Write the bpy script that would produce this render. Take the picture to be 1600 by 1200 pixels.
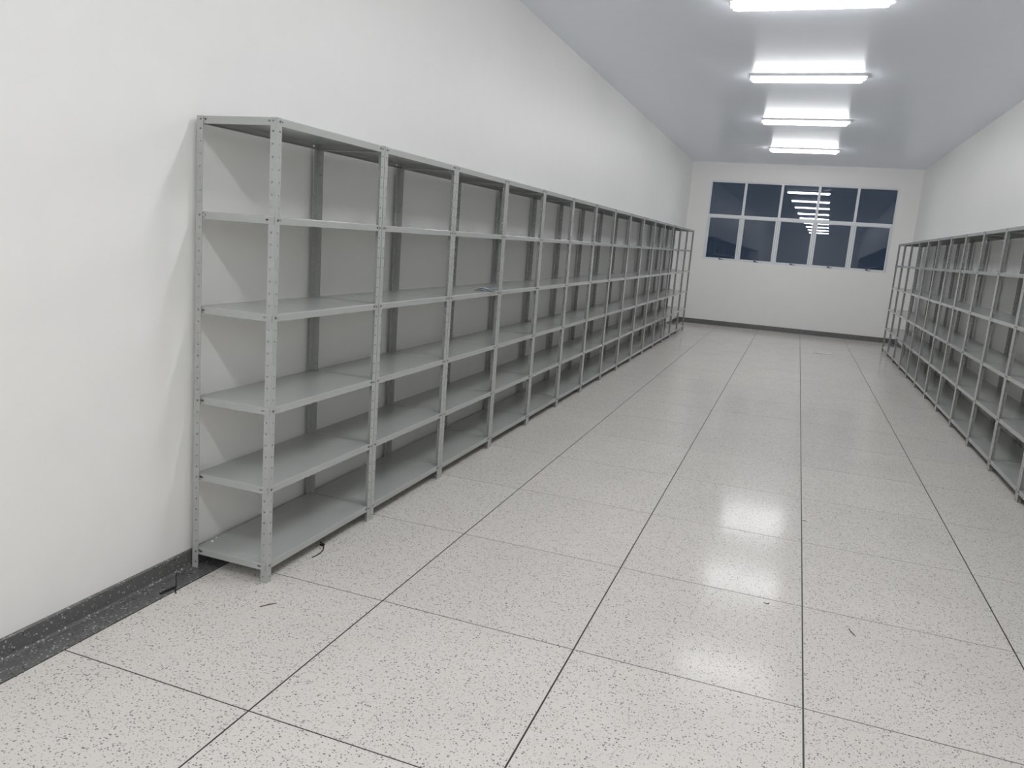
import bpy, bmesh, math, random
from mathutils import Matrix, Vector
random.seed(7)
for o in list(bpy.data.objects):
    bpy.data.objects.remove(o)
SC = bpy.context.scene
COL = SC.collection

# ------------------------------------------------------------------ camera
RIGHT = Vector((0.93528901, 0.34616685, 0.07350493))
UP = Vector((-0.13278934, 0.15076607, 0.97961042))
FWD = Vector((-0.3280266, 0.92597954, -0.18697711))
cam_data = bpy.data.cameras.new('camera')
cam_data.sensor_width = 36.0
cam_data.lens = 1200.62 * 36.0 / 1600.0
cam_data.clip_start = 0.05
cam = bpy.data.objects.new('camera', cam_data)
COL.objects.link(cam)
m = Matrix.Identity(4)
for i in range(3):
    m[i][0], m[i][1], m[i][2] = RIGHT[i], UP[i], -FWD[i]
m.translation = (2.4328, -2.6492, 1.5803)
cam.matrix_world = m
SC.camera = cam

# ------------------------------------------------------------------ sky outside (late dusk) and exposure
world = bpy.data.worlds.new('dusk')
world.use_nodes = True
bg = world.node_tree.nodes['Background']
bg.inputs['Color'].default_value = (0.40, 0.60, 1.0, 1)
bg.inputs['Strength'].default_value = 0.05
SC.world = world
SC.view_settings.view_transform = 'Standard'
SC.view_settings.look = 'None'
SC.view_settings.gamma = 1.0
SC.view_settings.use_curve_mapping = False
SC.view_settings.exposure = 0.0
SC.cycles.max_bounces = 16
SC.cycles.diffuse_bounces = 14       # white room: let the light bounce until it has died away
LAMP_POWER = 51.0          # radiance of the luminaire diffusers

# ------------------------------------------------------------------ measured dimensions (metres)
RW, FY, NY, H = 4.524, 14.912, -15.6, 3.491      # room width, window wall, wall behind camera, ceiling
SH, SW, SD = 1.98, 0.8754, 0.3937                # shelving unit: height, pitch along the wall, depth
LEVELS = (1.98, 1.592, 1.192, 0.793, 0.443, 0.092)
BACK_GAP = 0.0251
STRIP = 0.135                                    # dark border strip beside the side walls
JX = (STRIP, 0.9434, 1.8017, 2.66, 3.5183, RW - STRIP)
JY0, JDY = -0.7808, 0.8742

# ------------------------------------------------------------------ materials
def mat(name, base=(0.5, 0.5, 0.5), rough=0.5, metal=0.0, spec=0.5):
    mt = bpy.data.materials.new(name)
    mt.use_nodes = True
    b = mt.node_tree.nodes['Principled BSDF']
    b.inputs['Base Color'].default_value = (*base, 1)
    b.inputs['Roughness'].default_value = rough
    b.inputs['Metallic'].default_value = metal
    b.inputs['Specular IOR Level'].default_value = spec
    return mt, mt.node_tree, b

def node(nt, kind, **kw):
    n = nt.nodes.new(kind)
    for k, v in kw.items():
        setattr(n, k, v)
    return n

def ramp(nt, src, stops):
    r = node(nt, 'ShaderNodeValToRGB')
    e = r.color_ramp.elements
    while len(e) < len(stops):
        e.new(0.5)
    for i, (p, c) in enumerate(stops):
        e[i].position = p
        e[i].color = (*c, 1) if len(c) == 3 else c
    nt.links.new(src, r.inputs['Fac'])
    return r

def paint(name, base, rough, bump=0.02, scale=9.0, spec=0.5):
    mt, nt, b = mat(name, base, rough, spec=spec)
    g = node(nt, 'ShaderNodeNewGeometry')
    n = node(nt, 'ShaderNodeTexNoise')
    n.inputs['Scale'].default_value = scale
    n.inputs['Detail'].default_value = 3
    nt.links.new(g.outputs['Position'], n.inputs['Vector'])
    lo = tuple(c * 0.985 for c in base)
    r = ramp(nt, n.outputs['Fac'], [(0.3, lo), (0.7, base)])
    nt.links.new(r.outputs['Color'], b.inputs['Base Color'])
    bp = node(nt, 'ShaderNodeBump')
    bp.inputs['Strength'].default_value = bump
    bp.inputs['Distance'].default_value = 0.02
    nt.links.new(n.outputs['Fac'], bp.inputs['Height'])
    nt.links.new(bp.outputs['Normal'], b.inputs['Normal'])
    return mt

def terrazzo(name, ground, chips, rough, scale, keep, vary=0.0, spec=0.5):
    """cement ground with scattered stone chips; chips = [(colour, share)]"""
    mt, nt, b = mat(name, ground, rough, spec=spec)
    L = nt.links.new
    g = node(nt, 'ShaderNodeNewGeometry')
    nz = node(nt, 'ShaderNodeTexNoise')
    nz.inputs['Scale'].default_value = scale * 1.3
    L(g.outputs['Position'], nz.inputs['Vector'])
    warp = node(nt, 'ShaderNodeVectorMath', operation='MULTIPLY_ADD')
    warp.inputs[1].default_value = (0.9 / scale,) * 3
    L(nz.outputs['Color'], warp.inputs[0])
    L(g.outputs['Position'], warp.inputs[2])
    cloud = node(nt, 'ShaderNodeTexNoise')
    cloud.inputs['Scale'].default_value = 2.2
    cloud.inputs['Detail'].default_value = 4
    L(g.outputs['Position'], cloud.inputs['Vector'])
    col = ramp(nt, cloud.outputs['Fac'], [(0.35, tuple(c * 0.96 for c in ground)), (0.65, ground)]).outputs['Color']
    for i, (cc, size, share) in enumerate(chips):
        v = node(nt, 'ShaderNodeTexVoronoi', feature='F1')
        v.inputs['Scale'].default_value = scale * size
        off = node(nt, 'ShaderNodeVectorMath', operation='ADD')
        off.inputs[1].default_value = (3.7 * i, 1.3 * i, 0.61 * i)
        L(warp.outputs[0], off.inputs[0])
        L(off.outputs[0], v.inputs['Vector'])
        sep = node(nt, 'ShaderNodeSeparateColor')
        L(v.outputs['Color'], sep.inputs[0])
        # cell is a chip when its random value is below the share; its size follows a second random value
        pick = node(nt, 'ShaderNodeMath', operation='LESS_THAN')
        pick.inputs[1].default_value = share
        L(sep.outputs[0], pick.inputs[0])
        rad = node(nt, 'ShaderNodeMath', operation='MULTIPLY_ADD')
        rad.inputs[1].default_value = keep
        rad.inputs[2].default_value = keep * 0.45
        L(sep.outputs[1], rad.inputs[0])
        ins = node(nt, 'ShaderNodeMath', operation='LESS_THAN')
        L(v.outputs['Distance'], ins.inputs[0])
        L(rad.outputs[0], ins.inputs[1])
        both = node(nt, 'ShaderNodeMath', operation='MULTIPLY')
        L(pick.outputs[0], both.inputs[0])
        L(ins.outputs[0], both.inputs[1])
        mx = node(nt, 'ShaderNodeMix', data_type='RGBA')
        L(both.outputs[0], mx.inputs['Factor'])
        L(col, mx.inputs['A'])
        mx.inputs['B'].default_value = (*cc, 1)
        col = mx.outputs['Result']
    if vary:
        oi = node(nt, 'ShaderNodeObjectInfo')
        mr = node(nt, 'ShaderNodeMapRange')
        mr.inputs['To Min'].default_value = 1 - vary
        mr.inputs['To Max'].default_value = 1.0
        L(oi.outputs['Random'], mr.inputs['Value'])
        sc = node(nt, 'ShaderNodeVectorMath', operation='SCALE')
        L(col, sc.inputs[0])
        L(mr.outputs[0], sc.inputs['Scale'])
        col = sc.outputs[0]
    L(col, b.inputs['Base Color'])
    wv = node(nt, 'ShaderNodeTexNoise')
    wv.inputs['Scale'].default_value = 5.0
    wv.inputs['Detail'].default_value = 5
    L(g.outputs['Position'], wv.inputs['Vector'])
    rr = node(nt, 'ShaderNodeMapRange')
    rr.inputs['To Min'].default_value = rough * 0.75
    rr.inputs['To Max'].default_value = rough * 1.25
    L(wv.outputs['Fac'], rr.inputs['Value'])
    L(rr.outputs[0], b.inputs['Roughness'])
    return mt

M = {}
M['wall'] = paint('white_wall_paint', (0.875, 0.868, 0.85), 0.45, bump=0.03, scale=6, spec=0.3)
M['ceiling'] = paint('glossy_ceiling_paint', (0.88, 0.915, 0.98), 0.30, bump=0.012, scale=5, spec=0.08)
M['floor'] = terrazzo('light_terrazzo', (0.70, 0.665, 0.625), [((0.215, 0.21, 0.20), 1.0, 0.45), ((0.42, 0.40, 0.38), 1.3, 0.5), ((0.69, 0.67, 0.645), 0.8, 0.2)], 0.14, 112, 0.30, vary=0.04, spec=0.045)
M['border'] = terrazzo('dark_terrazzo', (0.125, 0.128, 0.122), [((0.50, 0.50, 0.48), 1.1, 0.38), ((0.20, 0.20, 0.20), 1.2, 0.5), ((0.03, 0.03, 0.03), 0.8, 0.3)], 0.35, 95, 0.32)
M['joint'] = mat('black_plastic_joint', (0.03, 0.028, 0.027), 0.5)[0]
M['steel'] = paint('grey_enamelled_steel', (0.415, 0.428, 0.413), 0.20, bump=0.006, scale=14)
M['bolt'] = mat('zinc_bolt', (0.20, 0.20, 0.20), 0.35, metal=0.7)[0]
M['frame'] = mat('white_aluminium', (0.80, 0.815, 0.84), 0.35)[0]
M['handle'] = mat('dark_handle', (0.05, 0.05, 0.055), 0.4)[0]
M['black'] = mat('black_plastic', (0.012, 0.012, 0.013), 0.45)[0]
M['brown'] = mat('brown_twig', (0.16, 0.12, 0.09), 0.7)[0]
M['paper'] = mat('pale_blue_paper', (0.78, 0.85, 0.90), 0.6)[0]
M['white'] = mat('white_plastic', (0.82, 0.82, 0.82), 0.4)[0]

gl = bpy.data.materials.new('window_glass')
gl.use_nodes = True
nt = gl.node_tree
nt.nodes.clear()
out = node(nt, 'ShaderNodeOutputMaterial')
mixs = node(nt, 'ShaderNodeMixShader')
mixs.inputs[0].default_value = 0.04
tr = node(nt, 'ShaderNodeBsdfTransparent')
tr.inputs['Color'].default_value = (0.93, 0.95, 0.96, 1)
gs = node(nt, 'ShaderNodeBsdfGlossy')
gs.inputs['Roughness'].default_value = 0.0
gs.inputs['Color'].default_value = (0.88, 0.93, 1.0, 1)
nt.links.new(tr.outputs[0], mixs.inputs[1])
nt.links.new(gs.outputs[0], mixs.inputs[2])
nt.links.new(mixs.outputs[0], out.inputs['Surface'])
M['glass'] = gl

def lit(name, strength):
    em = bpy.data.materials.new(name)
    em.use_nodes = True
    nt = em.node_tree
    nt.nodes.clear()
    out = node(nt, 'ShaderNodeOutputMaterial')
    e = node(nt, 'ShaderNodeEmission')
    e.inputs['Color'].default_value = (0.97, 0.985, 1.0, 1)
    e.inputs['Strength'].default_value = strength
    nt.links.new(e.outputs[0], out.inputs['Surface'])
    return em

# ------------------------------------------------------------------ mesh helpers
def mesh_of(name, bm, material):
    bmesh.ops.recalc_face_normals(bm, faces=bm.faces)
    me = bpy.data.meshes.new(name)
    bm.to_mesh(me)
    bm.free()
    me.materials.append(material)
    return me

def link(name, data, parent=None, loc=(0, 0, 0), rot=(0, 0, 0)):
    o = bpy.data.objects.new(name, data)
    COL.objects.link(o)
    o.location = loc
    o.rotation_euler = rot
    if parent is not None:
        o.parent = parent
    return o

def tag(o, label=None, category=None, group=None, kind=None):
    if label: o['label'] = label
    if category: o['category'] = category
    if group: o['group'] = group
    if kind: o['kind'] = kind
    return o

def box(bm, x0, y0, z0, x1, y1, z1):
    v = [bm.verts.new(p) for p in ((x0, y0, z0), (x1, y0, z0), (x1, y1, z0), (x0, y1, z0),
                                   (x0, y0, z1), (x1, y0, z1), (x1, y1, z1), (x0, y1, z1))]
    for f in ((3, 2, 1, 0), (4, 5, 6, 7), (0, 1, 5, 4), (1, 2, 6, 5), (2, 3, 7, 6), (3, 0, 4, 7)):
        bm.faces.new([v[i] for i in f])

def bevel_box(bm, x0, y0, z0, x1, y1, z1, w, seg=2):
    n = len(bm.verts)
    box(bm, x0, y0, z0, x1, y1, z1)
    bm.verts.ensure_lookup_table()
    vs = set(bm.verts[n:])
    es = [ed for ed in bm.edges if ed.verts[0] in vs and ed.verts[1] in vs]
    bmesh.ops.bevel(bm, geom=es, offset=w, segments=seg, affect='EDGES', profile=0.6)

def prism(bm, pts, axis, a, b):
    """extrude a 2D outline along an axis; axis 'y': pts are (x,z); axis 'x': pts are (y,z)"""
    def P(q, t):
        return (q[0], t, q[1]) if axis == 'y' else (t, q[0], q[1])
    va = [bm.verts.new(P(q, a)) for q in pts]
    vb = [bm.verts.new(P(q, b)) for q in pts]
    n = len(pts)
    for i in range(n):
        j = (i + 1) % n
        bm.faces.new((va[i], va[j], vb[j], vb[i]))
    bm.faces.new(va)
    bm.faces.new(vb)

def plate(bm, O, U, V, N, length, width, thick, holes):
    """sheet of length along U, width along V, thickness along N, pierced by holes (u, v, ru, rv)"""
    O, U, V, N = Vector(O), Vector(U), Vector(V), Vector(N)
    P = lambda u, v, n: bm.verts.new(O + U * u + V * v + N * n)
    cells, u = [], 0.0
    for h in sorted(holes):
        c = h[2] * 1.35
        if h[0] - c > u + 1e-6:
            cells.append((u, h[0] - c, None))
        cells.append((h[0] - c, h[0] + c, h))
        u = h[0] + c
    if u < length - 1e-6:
        cells.append((u, length, None))
    for a, b, h in cells:
        if h is None:
            for n in (0, thick):
                bm.faces.new([P(a, 0, n), P(b, 0, n), P(b, width, n), P(a, width, n)])
            continue
        hu, hv, ru, rv = h
        mid = (a + b) / 2
        outer = [(b, hv), (b, width), (mid, width), (a, width), (a, hv), (a, 0), (mid, 0), (b, 0)]
        inner = [(hu + ru * math.cos(k * math.pi / 4), hv + rv * math.sin(k * math.pi / 4)) for k in range(8)]
        loops = []
        for n in (0, thick):
            vo = [P(q[0], q[1], n) for q in outer]
            vi = [P(q[0], q[1], n) for q in inner]
            loops.append(vi)
            for k in range(8):
                bm.faces.new([vo[k], vo[(k + 1) % 8], vi[(k + 1) % 8], vi[k]])
        for k in range(8):
            bm.faces.new([loops[0][k], loops[0][(k + 1) % 8], loops[1][(k + 1) % 8], loops[1][k]])
    for v in (0, width):
        bm.faces.new([P(0, v, 0), P(length, v, 0), P(length, v, thick), P(0, v, thick)])
    for uu in (0, length):
        bm.faces.new([P(uu, 0, 0), P(uu, width, 0), P(uu, width, thick), P(uu, 0, thick)])

def tube(bm, pts, radii, seg=6):
    pts = [Vector(p) for p in pts]
    rings = []
    for i, p in enumerate(pts):
        d = (pts[min(i + 1, len(pts) - 1)] - pts[max(i - 1, 0)]).normalized()
        s = d.cross(Vector((0, 0, 1)))
        s = s.normalized() if s.length > 1e-4 else Vector((1, 0, 0))
        t = s.cross(d).normalized()
        r = radii[i] if isinstance(radii, (list, tuple)) else radii
        rings.append([bm.verts.new(p + (s * math.cos(2 * math.pi * k / seg) + t * math.sin(2 * math.pi * k / seg)) * r) for k in range(seg)])
    for a, b in zip(rings, rings[1:]):
        for k in range(seg):
            bm.faces.new([a[k], a[(k + 1) % seg], b[(k + 1) % seg], b[k]])
    bm.faces.new(rings[0])
    bm.faces.new(rings[-1])

def ribbon(bm, pts, w, t):
    """flat strap lying on the floor along pts"""
    pts = [Vector(p) for p in pts]
    rings = []
    for i, p in enumerate(pts):
        d = (pts[min(i + 1, len(pts) - 1)] - pts[max(i - 1, 0)])
        s = Vector((-d.y, d.x, 0)).normalized() * (w / 2)
        up = Vector((0, 0, t))
        rings.append([bm.verts.new(q) for q in (p - s, p + s, p + s + up, p - s + up)])
    for a, b in zip(rings, rings[1:]):
        for k in range(4):
            bm.faces.new([a[k], a[(k + 1) % 4], b[(k + 1) % 4], b[k]])
    bm.faces.new(rings[0])
    bm.faces.new(rings[-1])

# ------------------------------------------------------------------ room shell
bm = bmesh.new(); box(bm, -0.15, NY - 0.15, -0.2, RW + 0.15, FY + 0.15, -0.0015)
floor = tag(link('floor', mesh_of('floor', bm, M['joint'])), kind='structure')
bm = bmesh.new(); box(bm, -0.15, NY - 0.15, H, RW + 0.15, FY + 0.15, H + 0.15)
tag(link('ceiling', mesh_of('ceiling', bm, M['ceiling'])), kind='structure')
bm = bmesh.new(); box(bm, -0.15, NY - 0.15, -0.0015, 0, FY + 0.15, H)
tag(link('wall_left', mesh_of('wall_left', bm, M['wall'])), kind='structure')
bm = bmesh.new(); box(bm, RW, NY - 0.15, -0.0015, RW + 0.15, FY + 0.15, H)
tag(link('wall_right', mesh_of('wall_right', bm, M['wall'])), kind='structure')
bm = bmesh.new(); box(bm, 0, NY - 0.15, -0.0015, RW, NY, H)
tag(link('wall_front', mesh_of('wall_front', bm, M['wall'])), kind='structure')
WX0, WX1, WZ0, WZ1 = 0.430, 4.140, 1.425, 3.110     # window opening
bm = bmesh.new()
box(bm, 0, FY, -0.0015, RW, FY + 0.15, WZ0)
box(bm, 0, FY, WZ1, RW, FY + 0.15, H)
box(bm, 0, FY, WZ0, WX0, FY + 0.15, WZ1)
box(bm, WX1, FY, WZ0, RW, FY + 0.15, WZ1)
tag(link('wall_back', mesh_of('wall_back', bm, M['wall'])), kind='structure')

# baseboards: dark terrazzo skirting with a small cove running into a floor strip
def skirting(side):
    pts = [(0.0, 0.076), (0.010, 0.076), (0.013, 0.073), (0.013, 0.014)]
    pts += [(0.025 - 0.012 * math.cos(a), 0.013 - 0.013 * math.sin(a)) for a in (0.4, 0.8, 1.2)]
    pts += [(0.025, 0.0), (STRIP - 0.003, 0.0), (STRIP - 0.003, -0.0015), (0.0, -0.0015)]
    if side == 'right':
        pts = [(RW - x, z) for x, z in pts]
    b = bmesh.new()
    prism(b, pts, 'y', NY, FY)
    return mesh_of('baseboard', b, M['border'])
tag(link('baseboard_left', skirting('left')), kind='structure')
tag(link('baseboard_right', skirting('right')), kind='structure')
bm = bmesh.new()
prism(bm, [(FY, 0.104), (FY - 0.010, 0.104), (FY - 0.013, 0.100), (FY - 0.013, 0.012), (FY - 0.016, 0.004), (FY - 0.024, 0.0), (FY - 0.024, -0.0015), (FY, -0.0015)], 'x', 0.0131, RW - 0.0131)
tag(link('baseboard_back', mesh_of('baseboard_back', bm, M['border'])), kind='structure')
bm = bmesh.new()
prism(bm, [(NY, 0.104), (NY + 0.013, 0.104), (NY + 0.013, 0.0), (NY, 0.0)], 'x', 0.0131, RW - 0.0131)
tag(link('baseboard_front', mesh_of('baseboard_front', bm, M['border'])), kind='structure')

# terrazzo floor panels between plastic joint strips: one object each
rows = []
k = 0
while JY0 - (k + 1) * JDY > NY: k += 1
ys = [NY] + [JY0 - i * JDY for i in range(k, -1, -1)]
y = JY0 + JDY
while y < FY - 0.03:
    ys.append(y); y += JDY
ys.append(FY - 0.024)
cache = {}
for j in range(len(ys) - 1):
    for i in range(5):
        gx, gy = 0.0031, 0.0027
        w, l = JX[i + 1] - JX[i], ys[j + 1] - ys[j]
        key = (round(w, 4), round(l, 4))
        if key not in cache:
            b = bmesh.new()
            x0, x1, y0, y1 = -w / 2 + gx, w / 2 - gx, -l / 2 + gy, l / 2 - gy
            c = 0.0008
            lo = [b.verts.new(p) for p in ((x0, y0, -0.0015), (x1, y0, -0.0015), (x1, y1, -0.0015), (x0, y1, -0.0015))]
            mi = [b.verts.new(p) for p in ((x0, y0, -c), (x1, y0, -c), (x1, y1, -c), (x0, y1, -c))]
            to = [b.verts.new(p) for p in ((x0 + c, y0 + c, 0), (x1 - c, y0 + c, 0), (x1 - c, y1 - c, 0), (x0 + c, y1 - c, 0))]
            for A, B in ((lo, mi), (mi, to)):
                for q in range(4):
                    b.faces.new([A[q], A[(q + 1) % 4], B[(q + 1) % 4], B[q]])
            b.faces.new(to)
            cache[key] = mesh_of('floor_panel', b, M['floor'])
        link('floor_panel', cache[key], floor, ((JX[i] + JX[i + 1]) / 2, (ys[j] + ys[j + 1]) / 2, 0))

# ------------------------------------------------------------------ window: white frame, five fixed lights over five hinged sashes
win = tag(link('window_1', None, loc=(0, FY, WZ0)), kind='structure')
FD0, FD1 = 0.020, 0.075            # frame depth range behind the wall face
def wpart(name, x0, z0, x1, z1, material, d0=FD0, d1=FD1, bev=0.004, parent=win):
    b = bmesh.new()
    bevel_box(b, x0, d0, z0 - WZ0, x1, d1, z1 - WZ0, bev, 1)
    return link(name, mesh_of(name, b, material), parent)
IX0, IX1, IZ0, IZ1 = 0.462, 4.110, 1.452, 3.078
TZ0, TZ1 = 2.338, 2.405
wpart('frame_head', WX0, IZ1, WX1, WZ1, M['frame'])
wpart('frame_sill', WX0, WZ0, WX1, IZ0, M['frame'], d0=0.002)
wpart('frame_jamb', WX0, IZ0, IX0, IZ1, M['frame'])
wpart('frame_jamb', IX1, IZ0, WX1, IZ1, M['frame'])
wpart('transom', IX0, TZ0, IX1, TZ1, M['frame'], d0=0.014)
MX = [IX0 - 0.025, 1.168, 1.914, 2.648, 3.396, IX1 + 0.025]
for x in MX[1:5]:
    wpart('mullion', x - 0.026, TZ1, x + 0.026, IZ1, M['frame'])
    wpart('mullion', x - 0.020, IZ0, x + 0.020, TZ0, M['frame'])
for i in range(5):
    x0 = MX[i] + (0.026 if i else 0.025)
    x1 = MX[i + 1] - (0.026 if i < 4 else 0.025)
    b = bmesh.new(); box(b, x0 - x0, -0.002, 0, x1 - x0, 0.002, IZ1 - TZ1)
    pn = link('pane', mesh_of('pane', b, M['glass']), win, (x0, 0.045, TZ1 - WZ0))
    pn.rotation_euler = (-0.0065, 0, (-0.0155, -0.0158, -0.0160, -0.0162, -0.0158)[i])
    # hinged sash: four rails and a pane, with a small latch on the bottom rail
    s0 = MX[i] + (0.020 if i else 0.025)
    s1 = MX[i + 1] - (0.020 if i < 4 else 0.025)
    sw, sh, t = s1 - s0, TZ0 - IZ0, 0.030
    sash = link('sash', None, win, (s0, 0.030, TZ0 - WZ0))
    def rail(x0, z0, x1, z1):
        q = bmesh.new(); bevel_box(q, x0, -0.014, z0, x1, 0.016, z1, 0.003, 1)
        link('sash_rail', mesh_of('sash_rail', q, M['frame']), sash)
    e0 = 0.004
    rail(e0, -0.012, sw - e0, -0.001)
    rail(e0, -sh + 0.001, sw - e0, -sh + 0.022)
    rail(e0, -sh + 0.022, e0 + t, -0.012)
    rail(sw - e0 - t, -sh + 0.022, sw - e0, -0.012)
    q = bmesh.new(); box(q, e0 + t - 0.004, -0.002, -sh + 0.02, sw - e0 - t + 0.004, 0.002, -0.010)
    p = link('pane', mesh_of('pane', q, M['glass']), sash)
    p.rotation_euler = (-0.0072, 0, (-0.0150, -0.0155, -0.0185, -0.0165, -0.0155)[i])
    q = bmesh.new()
    bevel_box(q, -0.030, -0.030, -0.012, 0.020, -0.012, 0.010, 0.003, 1)
    bevel_box(q, -0.012, -0.046, -0.020, 0.0, -0.028, 0.004, 0.003, 1)
    bevel_box(q, -0.008, -0.044, -0.018, 0.075, -0.036, -0.008, 0.003, 1)
    link('latch', mesh_of('latch', q, M['handle']), sash, (sw * 0.50, 0.0, -sh + 0.006))

# ------------------------------------------------------------------ ceiling luminaires (two-tube surface battens, all lit)
def lamp_meshes():
    L, W, D = 1.10, 0.155, 0.046
    # diffuser: rounded trough lofted along x with sloping ends
    b = bmesh.new()
    prof = []
    for k in range(17):
        a = math.pi * k / 16
        c, q = math.cos(a), math.sin(a)
        prof.append((math.copysign(abs(c) ** 0.9, c) * W / 2, -(max(q, 0.0) ** 0.9) * D))
    rings = []
    for x, sy, sz in ((-L / 2, 0.92, 0.86), (-L / 2 + 0.012, 0.97, 0.96), (-L / 2 + 0.03, 1, 1), (L / 2 - 0.03, 1, 1), (L / 2 - 0.012, 0.97, 0.96), (L / 2, 0.92, 0.86)):
        rings.append([b.verts.new((x, q[0] * sy, q[1] * sz)) for q in prof])
    for A, B in zip(rings, rings[1:]):
        for q in range(len(prof) - 1):
            b.faces.new([A[q], A[q + 1], B[q + 1], B[q]])
    b.faces.new(rings[0]); b.faces.new(rings[-1])
    d = mesh_of('diffuser', b, M['white'])
    for p in d.polygons: p.use_smooth = True
    b = bmesh.new(); bevel_box(b, -0.585, -0.092, 0.0, 0.585, 0.092, 0.024, 0.003, 1)
    h = mesh_of('housing', b, M['white'])
    b = bmesh.new(); bevel_box(b, -0.012, -0.030, -0.022, 0.012, 0.030, 0.0, 0.004, 1)
    c = mesh_of('end_clip', b, M['white'])
    return d, h, c
LD, LH, LC = lamp_meshes()
OUTPUT = (1.0, 0.88, 0.80, 0.76, 0.90, 1.02, 1.02, 1.0, 0.9, 0.9)     # relative output of each lamp, tuned to balance brightness along the room
LAMPS = [(12.33, 'ceiling batten light nearest the window'), (9.28, 'lit ceiling batten light second from the window'),
         (6.47, 'lit ceiling batten light third from the window'), (3.87, 'large lit batten light cut by the top edge of the photo'),
         (0.85, 'ceiling batten light fifth from the window, above the first shelves'), (-1.85, 'ceiling batten light sixth from the window'),
         (-4.8, 'ceiling batten light seventh from the window'), (-7.7, 'ceiling batten light eighth from the window'),
         (-10.6, 'ceiling batten light ninth from the window'), (-13.5, 'ceiling batten light farthest from the window')]
for i, (y, lab) in enumerate(LAMPS):
    r = tag(link('batten_light', None, loc=(2.252, y, H)), lab if lab.startswith(('lit', 'large')) else 'lit ' + lab, 'ceiling light', 'row of lit batten lights on the ceiling')
    link('housing', LH, r, (0.01, 0.0, -0.024))
    dm = LD.copy()
    dm.materials[0] = lit('lit_diffuser', LAMP_POWER * OUTPUT[i])
    link('diffuser', dm, r, (0, 0, -0.0241))
    for s in (-1, 1):
        link('end_clip', LC, r, (s * 0.566, 0, -0.0241))

# ------------------------------------------------------------------ shelving units
FL, TH = 0.032, 0.002
HOLES = [0.027 + 0.05 * k for k in range(39)] + [1.965]
def post_mesh():
    b = bmesh.new()
    hs = [(z, 0.019, 0.0047, 0.0047) for z in HOLES]
    plate(b, (0, 0, 0), (0, 0, 1), (1, 0, 0), (0, 1, 0), SH, FL, TH, hs)                     # flange along x, outer face at y = 0
    hs = [(z, 0.019 - TH, 0.0047, 0.0047) for z in HOLES]
    plate(b, (0, TH, 0), (0, 0, 1), (0, 1, 0), (1, 0, 0), SH, FL - TH, TH, hs)               # flange along y, outer face at x = 0
    return mesh_of('post', b, M['steel'])
UW = SW - 0.0045                                    # width of one unit
def shelf_mesh():
    """pressed steel tray: top at z = 0, folded lips with bolt slots, inward returns"""
    b = bmesh.new()
    g, lip, c, t = TH + 0.0002, 0.031, 0.003, 0.0012
    x0, x1, y0, y1 = g, SD - g, g, UW - g
    o = [b.verts.new(p) for p in ((x0, y0, -c), (x1, y0, -c), (x1, y1, -c), (x0, y1, -c))]
    m2 = [b.verts.new(p) for p in ((x0 + .001, y0 + .001, -.001), (x1 - .001, y0 + .001, -.001), (x1 - .001, y1 - .001, -.001), (x0 + .001, y1 - .001, -.001))]
    i2 = [b.verts.new(p) for p in ((x0 + c, y0 + c, 0), (x1 - c, y0 + c, 0), (x1 - c, y1 - c, 0), (x0 + c, y1 - c, 0))]
    for A, B in ((o, m2), (m2, i2)):
        for q in range(4):
            b.faces.new([A[q], A[(q + 1) % 4], B[(q + 1) % 4], B[q]])
    b.faces.new(i2)
    un = [b.verts.new(p) for p in ((x0 + t, y0 + t, -c), (x1 - t, y0 + t, -c), (x1 - t, y1 - t, -c), (x0 + t, y1 - t, -c))]
    b.faces.new(list(reversed(un)))
    sl = 0.011
    def slots(n):
        return [(0.036 - g, 0.0115, sl, 0.0042), (n - 0.036 + g, 0.0115, sl, 0.0042)]
    lw, ll = x1 - x0, y1 - y0
    plate(b, (x0, y0, -c), (1, 0, 0), (0, 0, -1), (0, 1, 0), lw, lip - c, t, slots(lw))
    plate(b, (x0, y1, -c), (1, 0, 0), (0, 0, -1), (0, -1, 0), lw, lip - c, t, slots(lw))
    plate(b, (x0, y0, -c), (0, 1, 0), (0, 0, -1), (1, 0, 0), ll, lip - c, t, slots(ll))
    plate(b, (x1, y0, -c), (0, 1, 0), (0, 0, -1), (-1, 0, 0), ll, lip - c, t, slots(ll))
    for s0, s1 in ((x0 + t, x0 + 0.014), (x1 - 0.014, x1 - t)):
        box(b, s0, y0 + t, -lip, s1, y1 - t, -lip + t)
    for s0, s1 in ((y0 + t, y0 + 0.012), (y1 - 0.012, y1 - t)):
        box(b, x0 + 0.014, s0, -lip, x1 - 0.014, s1, -lip + t)
    return mesh_of('shelf', b, M['steel'])
def bolts_mesh(near=lambda x, z: 0.0):
    """hexagon heads on the outside of every post flange, two per post and level"""
    b = bmesh.new()
    for zl in LEVELS:
        z = zl - 0.0145
        for cx, sx in ((0, 1), (SD, -1)):
            for cy, sy in ((0, 1), (UW, -1)):
                dy = near(cx, z) if cy == 0 else 0.0
                for P, N in (((cx + sx * 0.019, cy + dy, z), (0, -sy, 0)), ((cx, cy + sy * 0.019 + dy, z), (-sx, 0, 0))):
                    if (N[1] != 0 and cy > 0) or (N[1] != 0 and cy == 0 and near(0, 0) == 0.0 and False):
                        continue
                    P, N = Vector(P), Vector(N)
                    A = Vector((0, 0, 1)); B = N.cross(A)
                    r0 = [b.verts.new(P + (A * math.cos(q * math.pi / 3) + B * math.sin(q * math.pi / 3)) * 0.0052) for q in range(6)]
                    hgt = 0.0008 if N[1] else 0.0032
                    r1 = [b.verts.new(P + N * hgt + (A * math.cos(q * math.pi / 3) + B * math.sin(q * math.pi / 3)) * 0.0046) for q in range(6)]
                    for q in range(6):
                        b.faces.new([r0[q], r0[(q + 1) % 6], r1[(q + 1) % 6], r1[q]])
                    b.faces.new(r1)
    return mesh_of('bolts', b, M['bolt'])
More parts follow.
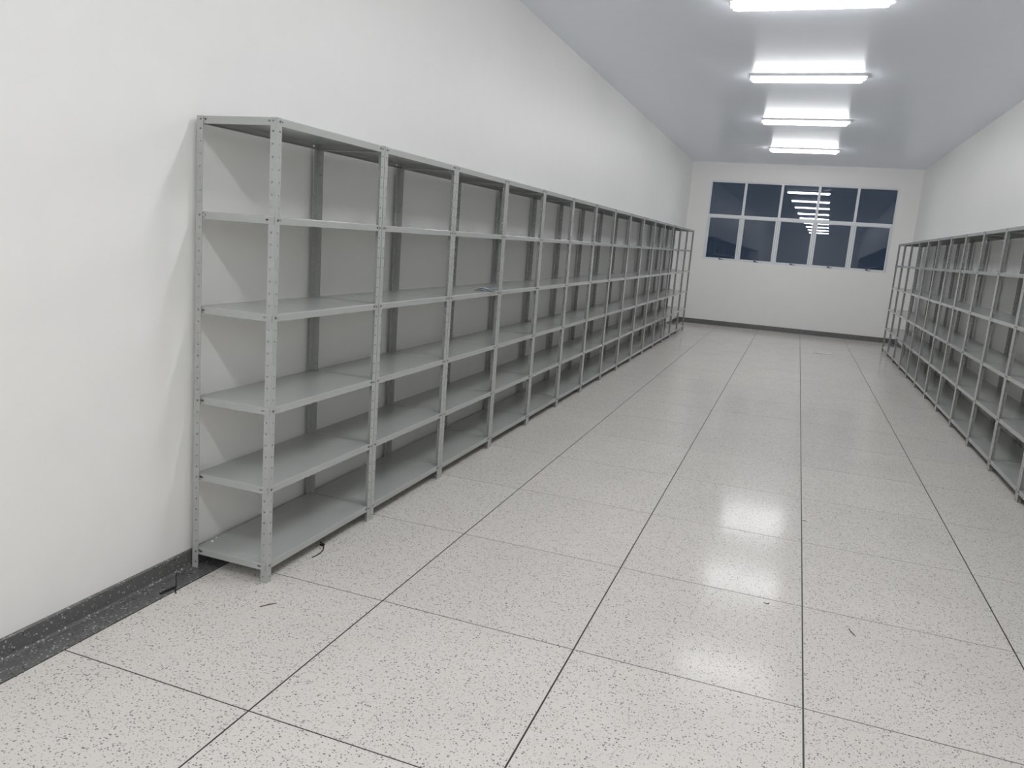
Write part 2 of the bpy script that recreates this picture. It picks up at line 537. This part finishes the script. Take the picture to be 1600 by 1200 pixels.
POST, SHELF, BOLTS = post_mesh(), shelf_mesh(), bolts_mesh()
# the unit nearest the camera leans: its near posts have shifted along the wall by these amounts (foot, top)
LEAN_F, LEAN_B = (-0.013, 0.014), (-0.031, 0.008)
def lean(x, z):
    a, q = x / SD, z / SH
    return (LEAN_F[0] * a + LEAN_B[0] * (1 - a)) * (1 - q) + (LEAN_F[1] * a + LEAN_B[1] * (1 - a)) * q
LEANING_BOLTS = bolts_mesh(lean)

def unit(origin, mirror, label, group, leaning=False):
    """origin: back corner on the floor; the unit runs along +y and its depth along +x (or -x, turned round, when mirror)"""
    root = tag(link('shelving_unit', None, loc=origin, rot=(0, 0, math.pi if mirror else 0)), label, 'shelving unit', group)
    for cx, cy, a in ((0, 0, 0), (SD, 0, 90), (SD, UW, 180), (0, UW, 270)):
        p = link('post', POST, root)
        if leaning and cy == 0:
            f, t = lean(cx, 0), lean(cx, SH)
            p.matrix_local = Matrix.Translation((cx, f, 0)) @ Matrix.Rotation(-math.atan2(t - f, SH), 4, 'X') @ Matrix.Rotation(math.radians(a), 4, 'Z')
        else:
            p.location = (cx, cy, 0)
            p.rotation_euler = (0, 0, math.radians(a))
    for z in LEVELS:
        s = link('shelf', SHELF, root, (0, 0, z - (0.0004 if z == SH else 0)))
        if leaning:
            f0, f1 = lean(0, z), lean(SD, z)
            d = (f0 + f1) / 2
            s.location.y = d
            s.scale.y = (UW - d) / UW
    tag(link('bolts', LEANING_BOLTS if leaning else BOLTS, root), kind='stuff')
    return root

ORD = ['', 'second', 'third', 'fourth', 'fifth', 'sixth', 'seventh', 'eighth', 'ninth', 'tenth', 'eleventh', 'twelfth', 'thirteenth', 'fourteenth', '']
for k in range(15):
    if k == 0:
        lab = 'grey steel shelving unit at the near end of the left row, closest to camera'
    elif k == 14:
        lab = 'grey steel shelving unit at the far end of the left row, closest to window'
    else:
        lab = 'grey steel shelving unit, %s from the near end of the left row' % ORD[k]
    unit((BACK_GAP, k * SW + 0.001, 0), False, lab, 'grey steel shelving units along the left wall', leaning=(k == 0))
RYF, RSW = 13.1927, 0.8775
for k in range(15):
    if k == 0:
        lab = 'grey steel shelving unit at the window end of the right row'
    elif k == 14:
        lab = 'grey steel shelving unit at the end of the right row away from the window'
    else:
        lab = 'grey steel shelving unit, %s from the window end of the right row' % ORD[k]
    unit((4.103 + SD, RYF - k * RSW, 0), True, lab, 'grey steel shelving units along the right wall')

# ------------------------------------------------------------------ small things left lying about
def thing(name, bm, material, label, category, loc=(0, 0, 0)):
    return tag(link(name, mesh_of(name, bm, material), loc=loc), label, category)

b = bmesh.new()   # folded slip on the third unit, middle shelf
n = 8
for s in range(2):
    top = []
    for q in range(n + 1):
        u = q / n
        z = 0.004 + 0.010 * math.sin(u * math.pi * 1.6) ** 2 + s * (0.005 + 0.012 * u)
        top.append([(-0.07 + 0.16 * u + 0.02 * s, -0.045 + 0.01 * math.sin(5 * u), z), (-0.05 + 0.14 * u, 0.045 - 0.01 * u, z * 0.7 + 0.001)])
    va = [[b.verts.new(p) for p in row] for row in top]
    vb = [[b.verts.new((p[0], p[1], p[2] - 0.0012)) for p in row] for row in top]
    for q in range(n):
        b.faces.new([va[q][0], va[q + 1][0], va[q + 1][1], va[q][1]])
        b.faces.new([vb[q][1], vb[q + 1][1], vb[q + 1][0], vb[q][0]])
        b.faces.new([va[q][0], vb[q][0], vb[q + 1][0], va[q + 1][0]])
        b.faces.new([va[q][1], va[q + 1][1], vb[q + 1][1], vb[q][1]])
    b.faces.new([va[0][0], va[0][1], vb[0][1], vb[0][0]])
    b.faces.new([va[n][0], vb[n][0], vb[n][1], va[n][1]])
slip = thing('paper_slip', b, M['paper'], 'crumpled pale blue paper slip lying on a middle shelf of the left row', 'paper', (0.345, 2.49, 1.192))

b = bmesh.new()   # black strap with a raised tail, at the skirting strip
ribbon(b, [(0.105, -0.30, 0.0), (0.108, -0.275, 0.002), (0.111, -0.25, 0.002), (0.118, -0.226, 0.003)], 0.012, 0.005)
tube(b, [(0.118, -0.226, 0.008), (0.108, -0.214, 0.025), (0.100, -0.207, 0.045), (0.103, -0.205, 0.058)], [0.0035, 0.003, 0.0028, 0.0018])
tube(b, [(0.116, -0.228, 0.006), (0.135, -0.248, 0.004), (0.158, -0.268, 0.003)], [0.003, 0.0025, 0.002])
thing('cable_tie', b, M['black'], 'black twisted plastic tie lying across the dark border strip by the left wall', 'cable tie')

b = bmesh.new()   # black tie under the first unit's front edge
ribbon(b, [(0.432, 0.315, 0.0), (0.438, 0.345, 0.001), (0.437, 0.38, 0.001), (0.428, 0.415, 0.002), (0.410, 0.445, 0.004), (0.396, 0.462, 0.006)], 0.005, 0.003)
bevel_box(b, 0.380, 0.452, 0.0, 0.400, 0.472, 0.008, 0.002, 1)
tube(b, [(0.385, 0.465, 0.006), (0.372, 0.478, 0.008), (0.366, 0.476, 0.004)], 0.0025)
thing('cable_tie', b, M['black'], 'curved black cable tie on the floor under the nearest shelving unit', 'cable tie')

b = bmesh.new()
tube(b, [(0.531, -0.198, 0.002), (0.551, -0.167, 0.0035), (0.571, -0.140, 0.002)], [0.002, 0.0026, 0.0014])
thing('straw_bit', b, M['brown'], 'short thin brown stick on the terrazzo in front of the nearest shelf post', 'stick')
b = bmesh.new()
tube(b, [(2.852, 0.833, 0.002), (2.862, 0.803, 0.003), (2.876, 0.773, 0.002)], [0.0016, 0.0024, 0.0016])
thing('straw_bit', b, M['brown'], 'short brown stick alone on a floor panel at the lower right', 'stick')
b = bmesh.new()
tube(b, [(2.664, 2.231, 0.001), (2.678, 2.233, 0.003), (2.692, 2.226, 0.001)], [0.0024, 0.002, 0.0014])
thing('straw_bit', b, M['brown'], 'tiny brown sliver touching the long floor joint beside the lamp reflection', 'stick')
b = bmesh.new()
tube(b, [(2.492, 0.915, 0.002), (2.503, 0.905, 0.0025), (2.514, 0.913, 0.0025), (2.512, 0.925, 0.002)], [0.0018, 0.002, 0.002, 0.0014])
thing('straw_bit', b, M['brown'], 'tiny hooked brown shaving beside the lower lamp reflections on the floor', 'stick')

def crumb(loc, r, material, label, flat=0.6):
    q = bmesh.new()
    bmesh.ops.create_icosphere(q, subdivisions=1, radius=r)
    for v in q.verts:
        v.co *= random.uniform(0.75, 1.15)
        v.co.z *= flat
    lo = min(v.co.z for v in q.verts)
    for v in q.verts: v.co.z -= lo
    thing('plaster_crumb', q, material, label, 'crumb', loc)
crumb((0.245, -0.575, 0.0), 0.007, M['white'], 'white plaster crumb on the floor panel by the dark border strip')
crumb((0.060, 0.060, 0.092), 0.008, M['white'], 'white crumb on the bottom shelf nearest the back post', 0.8)
crumb((0.045, 0.105, 0.092), 0.006, M['white'], 'smaller white crumb beside the first on the bottom shelf', 0.8)

b = bmesh.new()   # scrap of white film far down the aisle
for q, (dx, dy) in enumerate(((0, 0), (0.05, 0.06))):
    ribbon(b, [(-0.16 + dx, -0.03 + dy, 0.0), (-0.06 + dx, 0.02 + dy, 0.012), (0.05 + dx, 0.0 + dy, 0.004), (0.15 + dx, 0.03 + dy, 0.001)], 0.05, 0.002)
thing('plastic_scrap', b, M['white'], 'white plastic scrap on the aisle floor below the window', 'scrap', (2.98, 11.6, 0))
b = bmesh.new()
ribbon(b, [(0.42, 12.62, 0.0), (0.47, 12.72, 0.004), (0.50, 12.84, 0.003), (0.49, 12.96, 0.004), (0.45, 13.05, 0.001)], 0.022, 0.003)
thing('strap', b, M['white'], 'pale strap on the floor by the last posts of the left row', 'strap')
